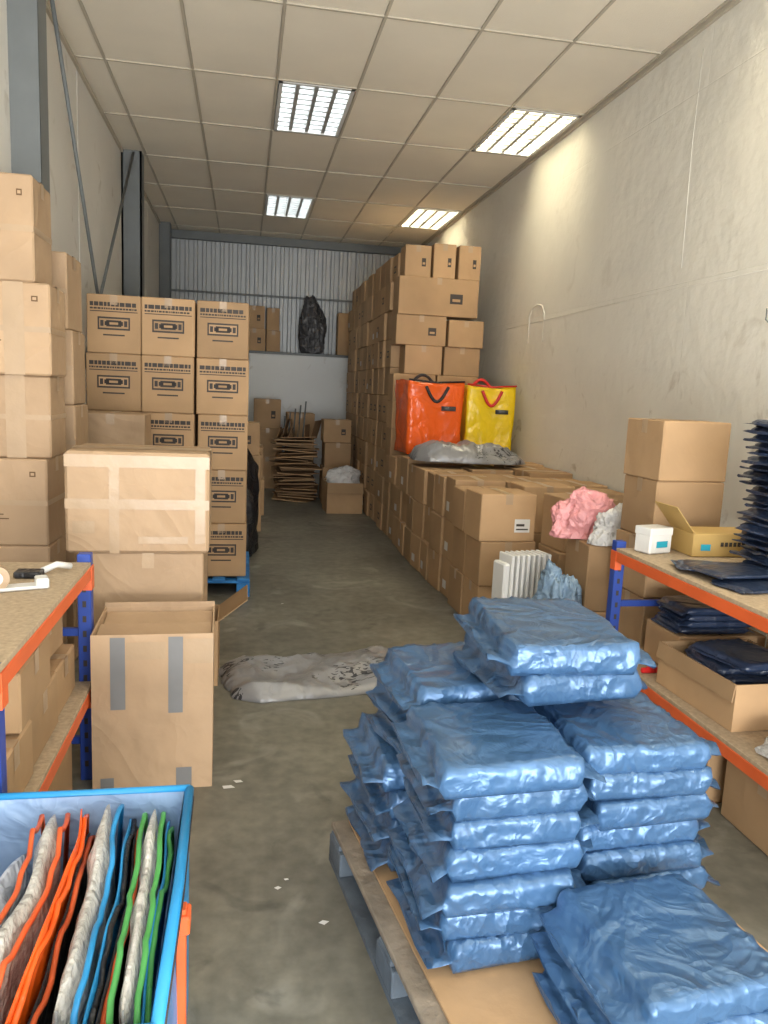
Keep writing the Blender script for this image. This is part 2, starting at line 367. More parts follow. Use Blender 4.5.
# ---------------------------------------------------------------- room shell
def shell(name,dims,mat):
    bm=bmesh.new(); box(bm,*dims); return finish(bm,name,[mat])
shell('floor',(XL-.2,XR+.2,YB,YF+.2,-.1,0),'floor')
shell('ceiling',(XL-.2,XR+.2,YB,YF+.2,CEIL+.12,CEIL+.2),'ceil')
shell('wall_right',(XR,XR+.2,YB,YF,0,CEIL+.12),'wallR')
bm=bmesh.new()
ys=[YB,2.6,6.8,11.3,YF]
for a,b in zip(ys[:-1],ys[1:]):
    box(bm,XL-.2,XL,a+.015,b-.015,0,CEIL+.12,0)
box(bm,XL-.2,XL-.03,YB,YF,0,CEIL+.12,1)
finish(bm,'wall_left',['wallL','ink'])
bm=bmesh.new(); per=.14; x=XL; prof=[]
while x<XR+.01:
    prof+= [(x,0),(x+.05,0),(x+.065,-.03),(x+.11,-.03),(x+.125,0)]; x+=per
vb=[bm.verts.new((px,YF+py,1.9)) for px,py in prof]; vt=[bm.verts.new((px,YF+py,CEIL+.12)) for px,py in prof]
for i in range(len(prof)-1): bm.faces.new((vb[i],vb[i+1],vt[i+1],vt[i]))
box(bm,XL,XR,YF+.02,YF+.2,0,CEIL+.12)
finish(bm,'wall_far',['corr'])
bm=bmesh.new(); box(bm,XL,XR,13.0,YF+.02,0,2.12,0); box(bm,XL,XR,12.98,YF,2.12,2.16,1); finish(bm,'wall_far_plinth',['plinth','steel'])
bm=bmesh.new(); box(bm,XL,XR,YF-.08,YF-.04,3.06,3.09); box(bm,XL,XR,YF-.16,YF-.04,3.88,CEIL); finish(bm,'trim_1',['steel'])
bm=bmesh.new(); box(bm,XR-.025,XR,YB,YF,CEIL-.03,CEIL); box(bm,XL,XL+.025,YB,YF,CEIL-.03,CEIL); finish(bm,'trim_2',['grid'])
bm=bmesh.new(); box(bm,XL-.2,XR+.2,YB-.15,YB,3.6,CEIL+.2); box(bm,XL-.2,XL+.1,YB-.15,YB,0,3.6); box(bm,XR-.1,XR+.2,YB-.15,YB,0,3.6); finish(bm,'wall_back',['wallL'])

TX=.65; TY=1.25; GX=.21; GY=6.62
lights=[]
for gx in (0,3):
    for gy in (-6,-3,0,3): lights.append((gx,gy))
bm=bmesh.new()
xs=[GX+TX*i for i in range(-3,5)]; ysg=[GY+TY*i for i in range(-8,7)]
for i in range(-3,4+1):
    for j in range(-8,7):
        if (i,j) in lights: continue
        x0,x1=max(GX+TX*i,XL),min(GX+TX*(i+1),XR); y0,y1=max(GY+TY*j,YB),min(GY+TY*(j+1),YF)
        if x1-x0<.05 or y1-y0<.05: continue
        box(bm,x0+.012,x1-.012,y0+.012,y1-.012,CEIL+.004,CEIL+.02,0)
finish(bm,'ceiling_tiles',['ceil'])
bm=bmesh.new()
for x in xs:
    if XL<x<XR-.03: box(bm,x-.010,x+.010,YB,YF-.17,CEIL-.004,CEIL+.012)
for y in ysg:
    if YB<y<YF-.17: box(bm,XL+.03,XR-.03,y-.010,y+.010,CEIL-.0045,CEIL+.0115)
finish(bm,'ceiling_grid',['grid'])
for gx,gy in lights:
    x0=GX+TX*gx+.02; x1=x0+TX-.04; y0=GY+TY*gy+.02; y1=y0+TY-.04
    bm=bmesh.new(); cx,cy=(x0+x1)/2,(y0+y1)/2
    hx,hy=(x1-x0)/2,(y1-y0)/2
    for a in ((-hx,hx,-hy,-hy+.03),(-hx,hx,hy-.03,hy),(-hx,-hx+.03,-hy,hy),(hx-.03,hx,-hy,hy)): box(bm,*a,-.008,.09,0)
    for k in range(1,4): box(bm,-hx+2*hx*k/4-.016,-hx+2*hx*k/4+.016,-hy+.03,hy-.03,.0,.075,1)
    for k in range(1,10): box(bm,-hx+.03,hx-.03,-hy+2*hy*k/10-.010,-hy+2*hy*k/10+.010,.002,.06,1)
    box(bm,-hx+.02,hx-.02,-hy+.02,hy-.02,.098,.108,0)
    for k in range(4):
        xx=-hx+2*hx*(k+.5)/4; box(bm,xx-.035,xx+.035,-hy+.04,hy-.04,.078,.092,2,.003)
    o=finish(bm,'ceiling_light',['white','alu','lampW' if gx==3 else 'lampC']); o.location=(cx,cy,CEIL)

def hcol(y,x0=XL,x1=-1.12,d=.2):
    bm=bmesh.new(); box(bm,x0,x0+.02,y,y+d,0,CEIL); box(bm,x1-.02,x1,y,y+d,0,CEIL); box(bm,x0+.02,x1-.02,y+d/2-.01,y+d/2+.01,0,CEIL)
    box(bm,x0,x1,y,y+.015,0,CEIL)
    box(bm,x0-.0,x1+.01,y-.02,y+d+.02,0,.02)
    finish(bm,'steel_column',['steel'])
hcol(4.95,x1=-1.17); hcol(9.0); hcol(12.7,XL,-1.16,.18)
bm=bmesh.new(); tube(bm,[(-1.24,5.6,3.97),(-1.24,8.2,1.0)],.014); tube(bm,[(-1.20,8.98,3.97),(-1.20,5.3,.9)],.014)
finish(bm,'brace_rods',['steel'])
bm=bmesh.new(); 
tube(bm,[(XR-.002,7.3,2.15),(XR-.002,7.3,2.42),(XR-.002,7.36,2.49),(XR-.002,7.5,2.52),(XR-.002,7.64,2.49),(XR-.002,7.7,2.42),(XR-.002,7.7,2.15)],.007)
tube(bm,[(XR+.001,4.9,3.85),(XR+.001,4.92,3.3),(XR+.001,4.9,2.5)],.004)
tube(bm,[(XR+.001,2.5,2.36),(XR+.001,5.0,2.37),(XR+.001,8.4,2.34)],.003)
finish(bm,'wall_patch_frame',['wallR'])
bm=bmesh.new(); tube(bm,[(XR-.01,3.9,2.05),(XR-.05,3.9,2.08),(XR-.05,3.9,2.14)],.004); finish(bm,'wall_hook',['steel'])

# ---------------------------------------------------------------- left stacks
c=Cartons(6); z=0
for k,hh in enumerate([.40,.39,.42,.39,.42,.47]):
    c.add(-1.31+U(0,.02),-.905+U(-.02,.015)-(.055 if k==5 else 0),3.88+U(-.02,.02),4.22,z,z+hh,rot=U(-2,2),tape=True,prt=2 if k in(2,4,5) else 0,tdir='x',bev=.008)
    c.q('front',.0,1,.47,.53,1); c.q('front',.0,.12,.9,1,1); c.q('right',0,1,.47,.53,1)
    if k in (3,4): c.q('front',.5,.72,.0,1,1,.0022)
    z+=hh
c.done('cardboard_box_stack')
c=Cartons(6); z=0
for k,hh in enumerate([.35,.35,.35,.40,.40,.40]):
    c.add(-1.29,-.905+U(-.015,.015)-(.03 if k==5 else 0),4.44,4.80,z,z+hh,rot=U(-1.5,1.5),prt=0,bev=.008,tdir='x'); c.q('front',.0,1,.47,.53,1); z+=hh
c.done('cardboard_box_stack')
c=Cartons(6); z=0
for k,hh in enumerate([.46,.46,.46]):
    c.add(-1.08,-.64,5.25,5.65,z,z+hh,rot=U(-1.5,1.5),prt=0); z+=hh
c.done('cardboard_box_stack')
def pallet(name,w,l,mat,h=.14,deck='palwood'):
    bm=bmesh.new()
    for k in range(3):
        xx=-w/2+.05+(w-.1)*k/2
        box(bm,xx-.05,xx+.05,-l/2,l/2,0,.02,0)
        for j in range(3):
            yy=-l/2+.07+(l-.14)*j/2
            box(bm,xx-.05,xx+.05,yy-.07,yy+.07,.02,.10,0,.004)
    for j in range(3):
        yy=-l/2+.07+(l-.14)*j/2; box(bm,-w/2,w/2,yy-.05,yy+.05,.10,.12,0,.003)
    n=7
    for k in range(n):
        xx=-w/2+.05+(w-.1)*k/(n-1); box(bm,xx-.046,xx+.046,-l/2,l/2,.12,h,1,.003)
    return finish(bm,name,[mat,deck])
o=pallet('wooden_pallet',1.20,1.0,'pal',deck='pal'); o.location=(-.54,6.31,0)
c=Cartons(0)
for r in range(2):
    for col in range(3):
        z=.142
        for k in range(5):
            hh=.41
            x0=-1.12+col*.385
            c.add(x0+U(-.006,.006),x0+.375+U(-.006,.006),5.88+r*.42+U(-.01,.01),6.28+r*.42,z,z+hh,rot=U(-1,1),prt=1 if r==0 else 0,tdir='y'); z+=hh
c.done('printed_box_stack')
c=Cartons(6)
c.add(-.70,-.16,3.5,3.95,0,.42); 
c.add(-.66,-.17,3.5,3.95,.42,.84,prt=0)
c.add(-.765,-.15,3.48,3.93,.84,1.29,rot=1,tape=True,tdir='x',bev=.012)
c.q('front',0,1,.85,.97,1); c.q('front',0,1,.44,.54,1); c.q('front',.30,.37,0,.85,1,.0022); c.q('front',.9,.97,.1,.85,1,.0022); c.q('top',0,1,.35,.65,1,.002)
c.q('front',.05,.2,.2,.32,1,.003); c.q('front',.5,.85,.1,.17,1,.003)
c.done('taped_cardboard_box')
def ex(bm,hx,hy,H):
    def q(x0,x1,z0,z1,mi,off=.002):
        v=[bm.verts.new((x,-hy-off,z)) for x,z in((x0,z0),(x1,z0),(x1,z1),(x0,z1))]; f=bm.faces.new(v); f.material_index=mi
    q(-hx+.07,-hx+.125,H-.30,H-.01,5); q(hx-.17,hx-.115,H-.32,H-.01,5); q(-hx+.03,-hx+.08,.0,.06,5); q(hx-.14,hx-.08,0,.09,5)
    q(-hx+.13,hx-.18,H-.10,H-.03,1); q(hx-.11,hx-.0,H-.12,H-.02,1)
    slab(bm,(-hx+.01,-hy+.01,H-.03),(2*hx-.02,0,0),(0,hy-.01,.01),.005,6)
    slab(bm,(-hx+.01,hy-.01,H-.02),(2*hx-.02,0,0),(0,-hy+.03,-.03),.005,6)
open_carton('open_cardboard_box',-.565,-.11,2.95,3.34,0,.64,rot=1.5,flaps=('b',),ang={'b':0},fl=.02,extra=ex,cardmi=6)
def ex2(bm,hx,hy,H):
    box(bm,-hx+.05,hx-.08,-hy+.05,hy-.05,H-.12,H-.01,3,.01)
open_carton('open_cardboard_box',-.40,-.12,4.02,4.34,0,.36,rot=0,flaps=('r',),ang={'r':52},fl=.19,extra=ex2)

# ---------------------------------------------------------------- racks
def rack(name,xf,xb,y0,y1,ztop,zlow):
    bm=bmesh.new(); s=1 if xb>xf else -1
    X=lambda a,b:(min(a,b),max(a,b))
    for yy in (y0,y1-.05):
        for xx in (xf,xb-s*.05):
            a,b=X(xx,xx+s*.05); 
            box(bm,a,b,yy,yy+.05,0,ztop+.03 if yy>y0 else ztop,0,.003)
            for k in range(14): box(bm,a+.018,b-.018,yy-.001,yy+.051,.06+k*.06,.085+k*.06,3)
        for zz in (.15,.6): 
            a,b=X(xf+s*.05,xb-s*.05); box(bm,a,b,yy+.015,yy+.035,zz,zz+.03,0)
    for zt in (ztop,zlow):
        for xx in (xf-s*.004,xb-s*.046):
            a,b=X(xx,xx+s*.03); box(bm,a,b,y0+.0,y1-.0,zt-.068,zt-.018,1,.003)
            box(bm,a-.002,b+.002,y0+.01,y0+.06,zt-.11,zt-.018,1); box(bm,a-.002,b+.002,y1-.06,y1-.01,zt-.11,zt-.018,1)
        a,b=X(xf-s*.002,xb); box(bm,a,b,y0,y1-.052,zt-.018,zt,2,.002)
    return finish(bm,name,['rblue','orange','chip','ink'])
rack('shelving_rack',-.575,-1.29,1.9,3.1,.9,.42)
rack('shelving_rack',1.79,2.78,1.6,3.46,.9,.37)

c=Cartons(0)
c.add(-1.05,-.60,1.96,2.30,.422,.60,prt=0,label=0,tdir='x'); c.add(-1.05,-.61,2.31,2.66,.422,.61,tdir='x'); c.add(-1.05,-.62,2.68,2.98,.422,.60,tdir='x')
c.add(-1.05,-.60,2.15,2.55,.61,.79,tdir='x',rot=2); c.add(-1.05,-.66,2.60,2.95,.61,.77,tdir='x',rot=-3)
c.done('cardboard_box_stack')
c=Cartons(0); c.add(-1.1,-.62,1.98,2.4,0,.28,tdir='x'); c.add(-1.1,-.63,2.45,2.95,0,.31,tdir='x'); c.done('cardboard_box_stack')
def tcyl(bm,r,h,T,mi,seg=24):
    r_=bmesh.ops.create_cone(bm,cap_ends=True,segments=seg,radius1=r,radius2=r,depth=h,matrix=T)
    for f in set(f for v in r_['verts'] for f in v.link_faces): f.material_index=mi
bm=bmesh.new(); T=Matrix.Translation((-.79,2.62,.902))@Matrix.Rotation(.35,4,'Z')
tcyl(bm,.042,.05,T@Matrix.Translation((0,0,.044))@Matrix.Rotation(math.pi/2,4,'X'),3)
tcyl(bm,.022,.056,T@Matrix.Translation((0,0,.044))@Matrix.Rotation(math.pi/2,4,'X'),0)
box(bm,-.03,.13,-.03,.03,.0,.012,0,.004,T); tube(bm,[T@Vector(p) for p in((-.03,0,.02),(-.10,0,.035),(-.17,0,.02))],.016,8,1); box(bm,.12,.16,-.03,.03,.0,.035,0,.004,T)
finish(bm,'tape_gun',['white','rblue','steel','tape'])
bm=bmesh.new()
tube(bm,[(-.70,2.84,.915),(-.66,2.88,.93),(-.62,2.92,.915)],.012,8,0); box(bm,-.78,-.69,2.78,2.84,.902,.925,1,.004)
finish(bm,'box_cutter',['white','black'])
bm=bmesh.new(); bag_mesh(bm,.2,.12,.03,Matrix.Translation((-.98,2.45,.918)),5,0,fin=.01,ns=14,nt=10); finish(bm,'white_packet',['wbag'])

# ---------------------------------------------------------------- right low pile
c=Cartons(0)
for i in range(10):
    y0=4.95+i*.335
    for col in range(3):
        if i==0 and col>0: continue
        z=0
        for k in range(3):
            hh=.31+(U(-.02,.04) if k==2 else 0)
            x0=1.585+col*.42+U(-.03,.012)*(1 if col<2 else 0)
            if col==2: x0=2.425
            if k<2 and col==1 and i>1: z+=.31; continue
            c.add(x0,x0+.405,y0+U(-.02,.015),y0+.322,z,z+(hh if k==2 else .31),rot=U(-3,3) if col<2 else 0,label=1 if (i<2) else (2 if R()<.3 else 0),tdir='y' if R()<.7 else 'x',tape=R()<.8); z+=.31
c.done('cardboard_box_pile')
c=Cartons(0)
c.add(2.00,2.36,4.57,4.93,0,.31); c.add(2.00,2.36,4.57,4.93,.31,.62); c.add(2.02,2.4,4.6,4.93,.62,.97,rot=6,label=1)
c.add(2.42,2.8,4.5,4.9,0,.4); c.add(2.42,2.8,4.5,4.9,.4,.8)
c.done('cardboard_box_stack')
c=Cartons(0)
c.add(1.95,2.30,3.99,4.35,0,.4); c.add(1.94,2.28,3.99,4.35,.4,.79,rot=-3,label=0,tdir='x')
c.done('cardboard_box_stack')
c=Cartons(0)
for i in range(1,12):
    y0=8.35+i*.335
    for col in range(2):
        for k in range(10):
            if col==1 and i<11 and k<9: continue
            x0=1.585+col*.485+U(-.015,.02)+(.04 if k>=9 else 0)
            c.add(x0,x0+.475,y0+U(-.01,.01),y0+.322,k*.312,k*.312+.31,rot=U(-1.2,1.2),tape=k>7,prt=4 if R()<.45 else 0,label=2 if R()<.1 else 0)
y0=8.35; y1=8.66
for k in range(6):
    for col in range(2):
        x0=1.585+col*.485; c.add(x0,x0+.475,y0,y1,k*.30,k*.30+.30,rot=U(-1,1),tape=False)
c.add(1.60,2.49,y0-.01,y1,2.43,2.83,tdir='y',prt=3); c.add(1.59,2.15,y0,y1,2.11,2.43,prt=3); c.add(2.17,2.57,y0-.02,y1,2.11,2.40)
c.add(1.70,2.12,y0,y1,1.8,2.11); c.add(2.14,2.55,y0,y1,1.8,2.11)
c.add(1.66,1.95,y0+.03,y1,2.83,3.16,prt=3); c.add(1.97,2.22,y0+.02,y1,2.83,3.19,prt=3); c.add(2.25,2.5,y0+.02,y1,2.83,3.19,prt=3)
c.done('stacked_carton_pile')

def tote(name,x0,x1,y0,y1,z0,z1,mat,hm,rot=0):
    bm=bmesh.new(); hx,hy,H=(x1-x0)/2,(y1-y0)/2,z1-z0
    bmesh.ops.create_cube(bm,size=1,matrix=Matrix.Translation((0,0,H/2))@Matrix.Diagonal((2*hx,2*hy,H,1)))
    bmesh.ops.subdivide_edges(bm,edges=bm.edges[:],cuts=11,use_grid_fill=True)
    for v in bm.verts:
        p=v.co.copy(); t=p.z/H
        v.co.x+=p.x*.05*t+nz(p,5,3)*.025; v.co.y+=nz(p,5,8)*.03
        if t>.99: v.co.z-=.03*(1-(p.x/hx)**2)+nz(p,6,4)*.02
    for sy in (-1,1):
        pts=[(-hx*.42+hx*.84*k/12,sy*(hy+.018),H-.06-.15*math.sin(math.pi*k/12) if sy<0 else H-.02+.08*math.sin(math.pi*k/12)) for k in range(13)]
        tube(bm,pts,.016,8,1)
    tube(bm,[(-hx*1.05,-hy,H),(0,-hy-.005,H-.02),(hx*1.05,-hy,H)],.009,8,1)
    box(bm,hx*.18,hx*.72,-hy-.034,-hy-.028,H*.60,H*.66,2)
    o=finish(bm,name,[mat,hm,'dgrey'],False)
    for p in o.data.polygons: p.use_smooth=True
    o.location=((x0+x1)/2,(y0+y1)/2,z0); o.rotation_euler=(0,0,math.radians(rot))
tote('orange_carry_bag',1.60,2.16,7.62,8.1,.985,1.73,'obag','black',4)
tote('yellow_carry_bag',2.25,2.74,7.65,8.1,.985,1.71,'ybag','red',-3)
flatbag('grey_plastic_bag',(2.08,7.05,.985),1.05,.6,.24,-6,'gprint',11)

# far items
c=Cartons(0)
c.add(1.08,1.52,10.37,10.8,0,.36,prt=0); 
c.done('cardboard_box')
open_carton('open_cardboard_box',1.06,1.53,9.85,10.3,0,.40,flaps=('f',),ang={'f':160},fl=.14,rot=2)
blob('white_cloth_bundle',(1.3,10.08,.36),(.20,.16,.14),(0,0,10),'wbag',21,amp=.5,sub=4)
c=Cartons(0); c.add(1.10,1.52,10.85,11.3,0,.5); c.add(1.12,1.5,10.85,11.3,.5,.85); c.add(1.10,1.5,10.9,11.3,.85,1.17,prt=3); c.done('cardboard_box_stack')
bm=bmesh.new()
z=.0
for k in range(34):
    w,d=U(.44,.62),U(.5,.75); T=Matrix.Translation((.74+U(-.05,.04),11.2+U(-.08,.08),z+.02))@Matrix.Rotation(math.radians(U(-8,8)),4,'Z')@Matrix.Rotation(math.radians(U(-5,5)),4,'Y')@Matrix.Rotation(math.radians(U(-5,5)),4,'X')
    box(bm,-w/2,w/2,-d/2,d/2,-.006,.008,k%2,.002,T); z+=.026
for k in range(7):
    x=.46+k*.08; slab(bm,(x,11.35+U(-.1,.1),z-.03),(.2*R(),.45,.0),(U(-.08,.10),0,U(.12,.3)),.006,k%2)
finish(bm,'flattened_cardboard_pile',['card','cardin'])
c=Cartons(0); c.add(.1,.62,12.2,12.7,0,.5); c.add(.12,.6,12.2,12.7,.5,.95); c.add(.14,.56,12.2,12.65,.95,1.4,prt=3); c.add(.66,1.1,12.3,12.8,0,.6);c.add(.66,1.1,12.3,12.8,.6,1.2);c.done('cardboard_box_stack')
c=Cartons(0); c.add(-.35,.20,8.5,8.95,0,.45);c.add(-.35,.19,8.5,8.95,.45,.85);c.add(-.3,.17,8.5,8.9,.85,1.2,prt=3); c.done('cardboard_box_stack')
c=Cartons(0); c.add(-.3,.26,9.6,10.1,0,.45);c.add(-.3,.24,9.6,10.1,.45,.85);c.done('cardboard_box_stack')
blob('black_refuse_sack',(-.06,7.35,0),(.2,.22,.34),(0,0,0),'black',31,amp=.3,sub=4,flat=.8)
blob('black_refuse_sack',(-.12,8.05,.0),(.24,.24,.55),(0,0,0),'black',35,amp=.3,sub=4,flat=.8)
bm=bmesh.new()
for k in range(5): tube(bm,[(.55+k*.07,11.75+.03*k,0.02),(.62+k*.08,12.15,1.15+.06*k)],.012)
finish(bm,'metal_tube_bundle',['steel'])
c=Cartons(0)
c.add(-.05,.32,13.03,13.3,2.162,2.52,prt=3); c.add(-.05,.30,13.03,13.3,2.52,2.88,prt=3); c.add(.33,.56,13.03,13.3,2.162,2.5); c.add(.33,.54,13.03,13.3,2.5,2.86); c.add(1.5,1.78,13.03,13.3,2.162,2.85,tape=False)
c.done('cardboard_box_stack')
blob('wrapped_dark_bundle',(1.12,13.16,2.162),(.19,.12,.44),(0,-5,0),'dgrey',44,amp=.38,sub=5,flat=.8)

# ---------------------------------------------------------------- radiator
bm=bmesh.new()
for k in range(8):
    x=-.154+k*.044
    r=bmesh.ops.create_cube(bm,size=1,matrix=Matrix.Translation((x,0,.35))@Matrix.Diagonal((.024,.16,.60,1)))
    es=list(set(e for v in r['verts'] for e in v.link_edges)); bmesh.ops.bevel(bm,geom=es,offset=.011,segments=3,affect='EDGES',profile=.6)
for z in (.12,.58):
    tube(bm,[(-.17,0,z),(.17,0,z)],.022)
box(bm,-.22,-.17,-.07,.07,.1,.6,0,.01); 
for x in (-.12,.12): box(bm,x-.02,x+.02,-.13,.13,.03,.05,1,.005); tube(bm,[(x-.02,-.12,.026),(x+.02,-.12,.026)],.024,12,1); tube(bm,[(x-.02,.12,.026),(x+.02,.12,.026)],.024,12,1)
o=finish(bm,'oil_radiator',['white','black']); o.location=(1.73,4.45,0); o.rotation_euler=(0,0,math.radians(12)); o.scale=(.85,1,1)

blob('blue_plastic_bag',(1.80,4.08,.0),(.10,.13,.36),(0,0,20),'lblue',51,amp=.45,flat=.7)
blob('pink_plastic_bag',(2.02,4.24,.79),(.17,.09,.18),(0,0,0),'pink',53,amp=.45)
blob('white_plastic_bag',(2.12,4.05,.79),(.14,.07,.14),(0,0,10),'wbag',57,amp=.45)
bm=bmesh.new(); box(bm,-.07,.07,-.05,.05,0,.12,0,.006); box(bm,-.072,.072,-.052,.052,.085,.123,0,.004); box(bm,-.03,.04,-.0525,-.051,.03,.06,1)
o=finish(bm,'white_carton',['white','cyan']); o.location=(1.92,3.31,.902) ; o.rotation_euler=(0,0,.3)
c=Cartons(0)
z=0
for k in range(5):
    c.add(2.03+U(-.01,.01),2.42,3.53,3.88,z,z+.304,rot=U(-2,2)+(3 if k==4 else 0),tdir='x'); z+=.304
c.done('cardboard_box_stack')
bm=bmesh.new()
box(bm,-.21,.21,-.1,.1,0,.11,0,.004)
def q(bm,x0,x1,z0,z1,y,mi):
    f=bm.faces.new([bm.verts.new(p) for p in((x0,y,z0),(x1,y,z0),(x1,y,z1),(x0,y,z1))]); f.material_index=mi
q(bm,-.17,-.12,.03,.06,-.102,2)
x=-.07
for k in range(6): q(bm,x,x+.016,.05,.07,-.102,1); x+=.022
slab(bm,(-.21,-.1,.11),(0,.2,0),(-.10,0,.12),.004,0)
finish(bm,'tool_carton',['yel','ink','cyan']).location=(2.27,3.30,.902)

bm=bmesh.new(); z=.902
for k in range(20):
    T=Matrix.Translation((2.40+U(-.015,.015)+.015*math.sin(k*.9),2.93+U(-.02,.02),z+.016))@Matrix.Rotation(math.radians(U(-8,8)),4,'Z')
    bag_mesh(bm,.36,.30,.030,T,100+k,0,fin=.045,amp=.7,ns=14,nt=10); z+=.0325
finish(bm,'navy_mailer_stack',['navy'])
bm=bmesh.new(); 
for k,(x,y,r) in enumerate([(2.02,2.66,12),(2.00,2.90,-20),(2.02,2.78,5)]): bag_mesh(bm,.3,.2,.012,Matrix.Translation((x,y,.91+k*.012))@Matrix.Rotation(math.radians(r),4,'Z'),140+k,0,fin=.03,amp=.5,ns=14,nt=10)
finish(bm,'navy_mailer_pile',['navy'])
open_carton('open_cardboard_box',1.84,2.28,2.50,3.02,.372,.56,rot=2,flaps=('l',),ang={'l':172},fl=.07)
bm=bmesh.new()
for k in range(7): bag_mesh(bm,U(.26,.32),.30,.03,Matrix.Translation((2.06+U(-.02,.02),2.76+U(-.05,.05),.42+k*.027))@Matrix.Rotation(math.radians(U(-10,10)),4,'Z')@Matrix.Rotation(math.radians(U(-4,4)),4,'Y'),150+k,0,fin=.02,amp=.9,ns=14,nt=12)
finish(bm,'navy_mailer_pile',['navy'])
c=Cartons(0); c.add(2.34,2.7,2.5,3.0,.372,.62); c.add(1.95,2.4,3.06,3.36,.372,.56,tape=False); c.done('cardboard_box_stack')
bm=bmesh.new(); 
for k in range(4): bag_mesh(bm,.34,.24,.03,Matrix.Translation((2.16+U(-.02,.02),3.2,.58+k*.03)),160+k,0,fin=.03,amp=.8,ns=14,nt=12)
finish(bm,'navy_mailer_pile',['navy'])
bm=bmesh.new(); box(bm,-.1,.1,-.07,.07,0,.1,0,.004); box(bm,-.08,.08,-.0715,-.07,.02,.08,1); o=finish(bm,'small_blue_carton',['cyan','label']); o.location=(2.44,2.78,.622)
c=Cartons(0); c.add(1.86,2.3,2.62,3.1,0,.26,tdir='x'); c.add(1.88,2.35,2.1,2.55,0,.27,tdir='x'); c.add(2.36,2.7,2.5,3.0,0,.26); c.done('cardboard_box_stack')
bm=bmesh.new(); bag_mesh(bm,.3,.22,.07,Matrix.Translation((2.02,2.22,.41)),171,0,ns=14,nt=12); finish(bm,'bubble_wrap_packet',['bubble'])
bm=bmesh.new(); box(bm,-.045,.045,-.01,.01,0,.025,0,.005); box(bm,-.015,.015,-.011,.011,.0,.06,0,.005); o=finish(bm,'red_clamp',['red']); o.location=(1.86,3.12,.372)
bm=bmesh.new(); box(bm,-.03,.03,-.03,.03,0,.06,0,.006); tcyl(bm,.02,.05,Matrix.Translation((0,0,.085)),0); o=finish(bm,'small_bottle',['black']); o.location=(2.52,2.3,.372)

# ---------------------------------------------------------------- pallet with blue mailers
ang=math.radians(8)
o=pallet('wooden_pallet',1.0,1.2,'palgrey')
cx=.31+.5*math.cos(ang)+.6*math.sin(ang); cy=2.42+.5*math.sin(ang)-.6*math.cos(ang)
o.location=(cx,cy,0); o.rotation_euler=(0,0,ang)
bm=bmesh.new(); box(bm,-.44,.49,-.58,.58,0,.008,0)
for r_ in range(5):
    x=-.16
    while x<.16:
        w=U(.012,.03); f=bm.faces.new([bm.verts.new(p) for p in((x,-.30-r_*.022,.0095),(x+w,-.30-r_*.022,.0095),(x+w,-.288-r_*.022,.0095),(x,-.288-r_*.022,.0095))]); f.material_index=1; x+=w+.009
o=finish(bm,'cardboard_sheet',['card','ink']); o.location=(cx,cy,.142); o.rotation_euler=(0,0,ang)
def bagstack(x,y,w,d,n,z,h,seed,rot=6,jit=.018,shift=(0,0)):
    bm=bmesh.new()
    for k in range(n):
        sx=shift[0] if k>=n-3 else 0
        T=Matrix.Translation((x+sx+U(-jit,jit),y+U(-jit,jit),z+h/2))@Matrix.Rotation(math.radians(rot+U(-5,5)),4,'Z')@Matrix.Rotation(math.radians(U(-1,1)),4,'X')@Matrix.Rotation(math.radians(U(-1.2,1.2)),4,'Y')
        bag_mesh(bm,w+U(-.015,.015),d+U(-.01,.015),h*.985,T,seed+k,0,fin=.05,amp=1.1)
        z+=h*.99
    finish(bm,'blue_mailer_stack',['blue']); return z
Z0=.16
bagstack(.68,1.87,.36,.37,7,Z0,.080,200)
bagstack(1.09,1.96,.36,.36,7,Z0,.077,220)
z3=bagstack(.61,2.29,.37,.37,7,Z0,.085,240,rot=8,shift=(.06,0))
bagstack(1.04,2.36,.35,.37,7,Z0,.081,260)
bagstack(.925,2.15,.37,.46,2,z3+.004,.090,280,rot=1,jit=.008)
bagstack(.985,1.47,.38,.37,3,Z0,.074,300,rot=4)

flatbag('grey_plastic_bag',(.46,4.12,0),1.12,.58,.15,12,'gprint',61)
bm=bmesh.new()
for (x,y,s) in [(.13,2.28,.018),(.16,2.32,.014),(.26,2.1,.02),(.06,1.66,.02),(-.04,2.94,.035),(.0,2.98,.03),(.3,5.6,.02)]:
    a=U(0,3); p=[(x+s*math.cos(a+k*1.57)*U(.5,1),y+s*.6*math.sin(a+k*1.57)*U(.5,1),.003+.002*R()) for k in range(4)]
    bm.faces.new([bm.verts.new(q_) for q_ in p])
finish(bm,'paper_scraps',['label'])

# ---------------------------------------------------------------- blue tote
bm=bmesh.new(); x0,x1,y0,y1,H=-.65,-.12,1.10,1.84,.6
t=.012
box(bm,x0,x1,y0,y1,.003,.015,0)
def wpanel(p,a,b,n,mi):
    NA,NB=16,8; g=[]
    for i in range(NA+1):
        row=[]
        for j in range(NB+1):
            P=Vector(p)+Vector(a)*(i/NA)+Vector(b)*(j/NB); P+=Vector(n)*(nz(P,5,2)*.015*math.sin(math.pi*j/NB)*math.sin(math.pi*i/NA)); row.append(bm.verts.new(P))
        g.append(row)
    for i in range(NA):
        for j in range(NB):
            f=bm.faces.new((g[i][j],g[i+1][j],g[i+1][j+1],g[i][j+1])); f.material_index=mi; f.smooth=True
for off,mi in ((0,0),(t,1)):
    wpanel((x0+off,y0+off,.01),(0,y1-y0-2*off,0),(0,0,H-.01),(1,0,0),mi); wpanel((x1-off,y0+off,.01),(0,y1-y0-2*off,0),(0,0,H-.01),(1,0,0),mi)
    wpanel((x0+off,y0+off,.01),(x1-x0-2*off,0,0),(0,0,H-.01),(0,1,0),mi); wpanel((x0+off,y1-off,.01),(x1-x0-2*off,0,0),(0,0,H-.01),(0,1,0),mi)
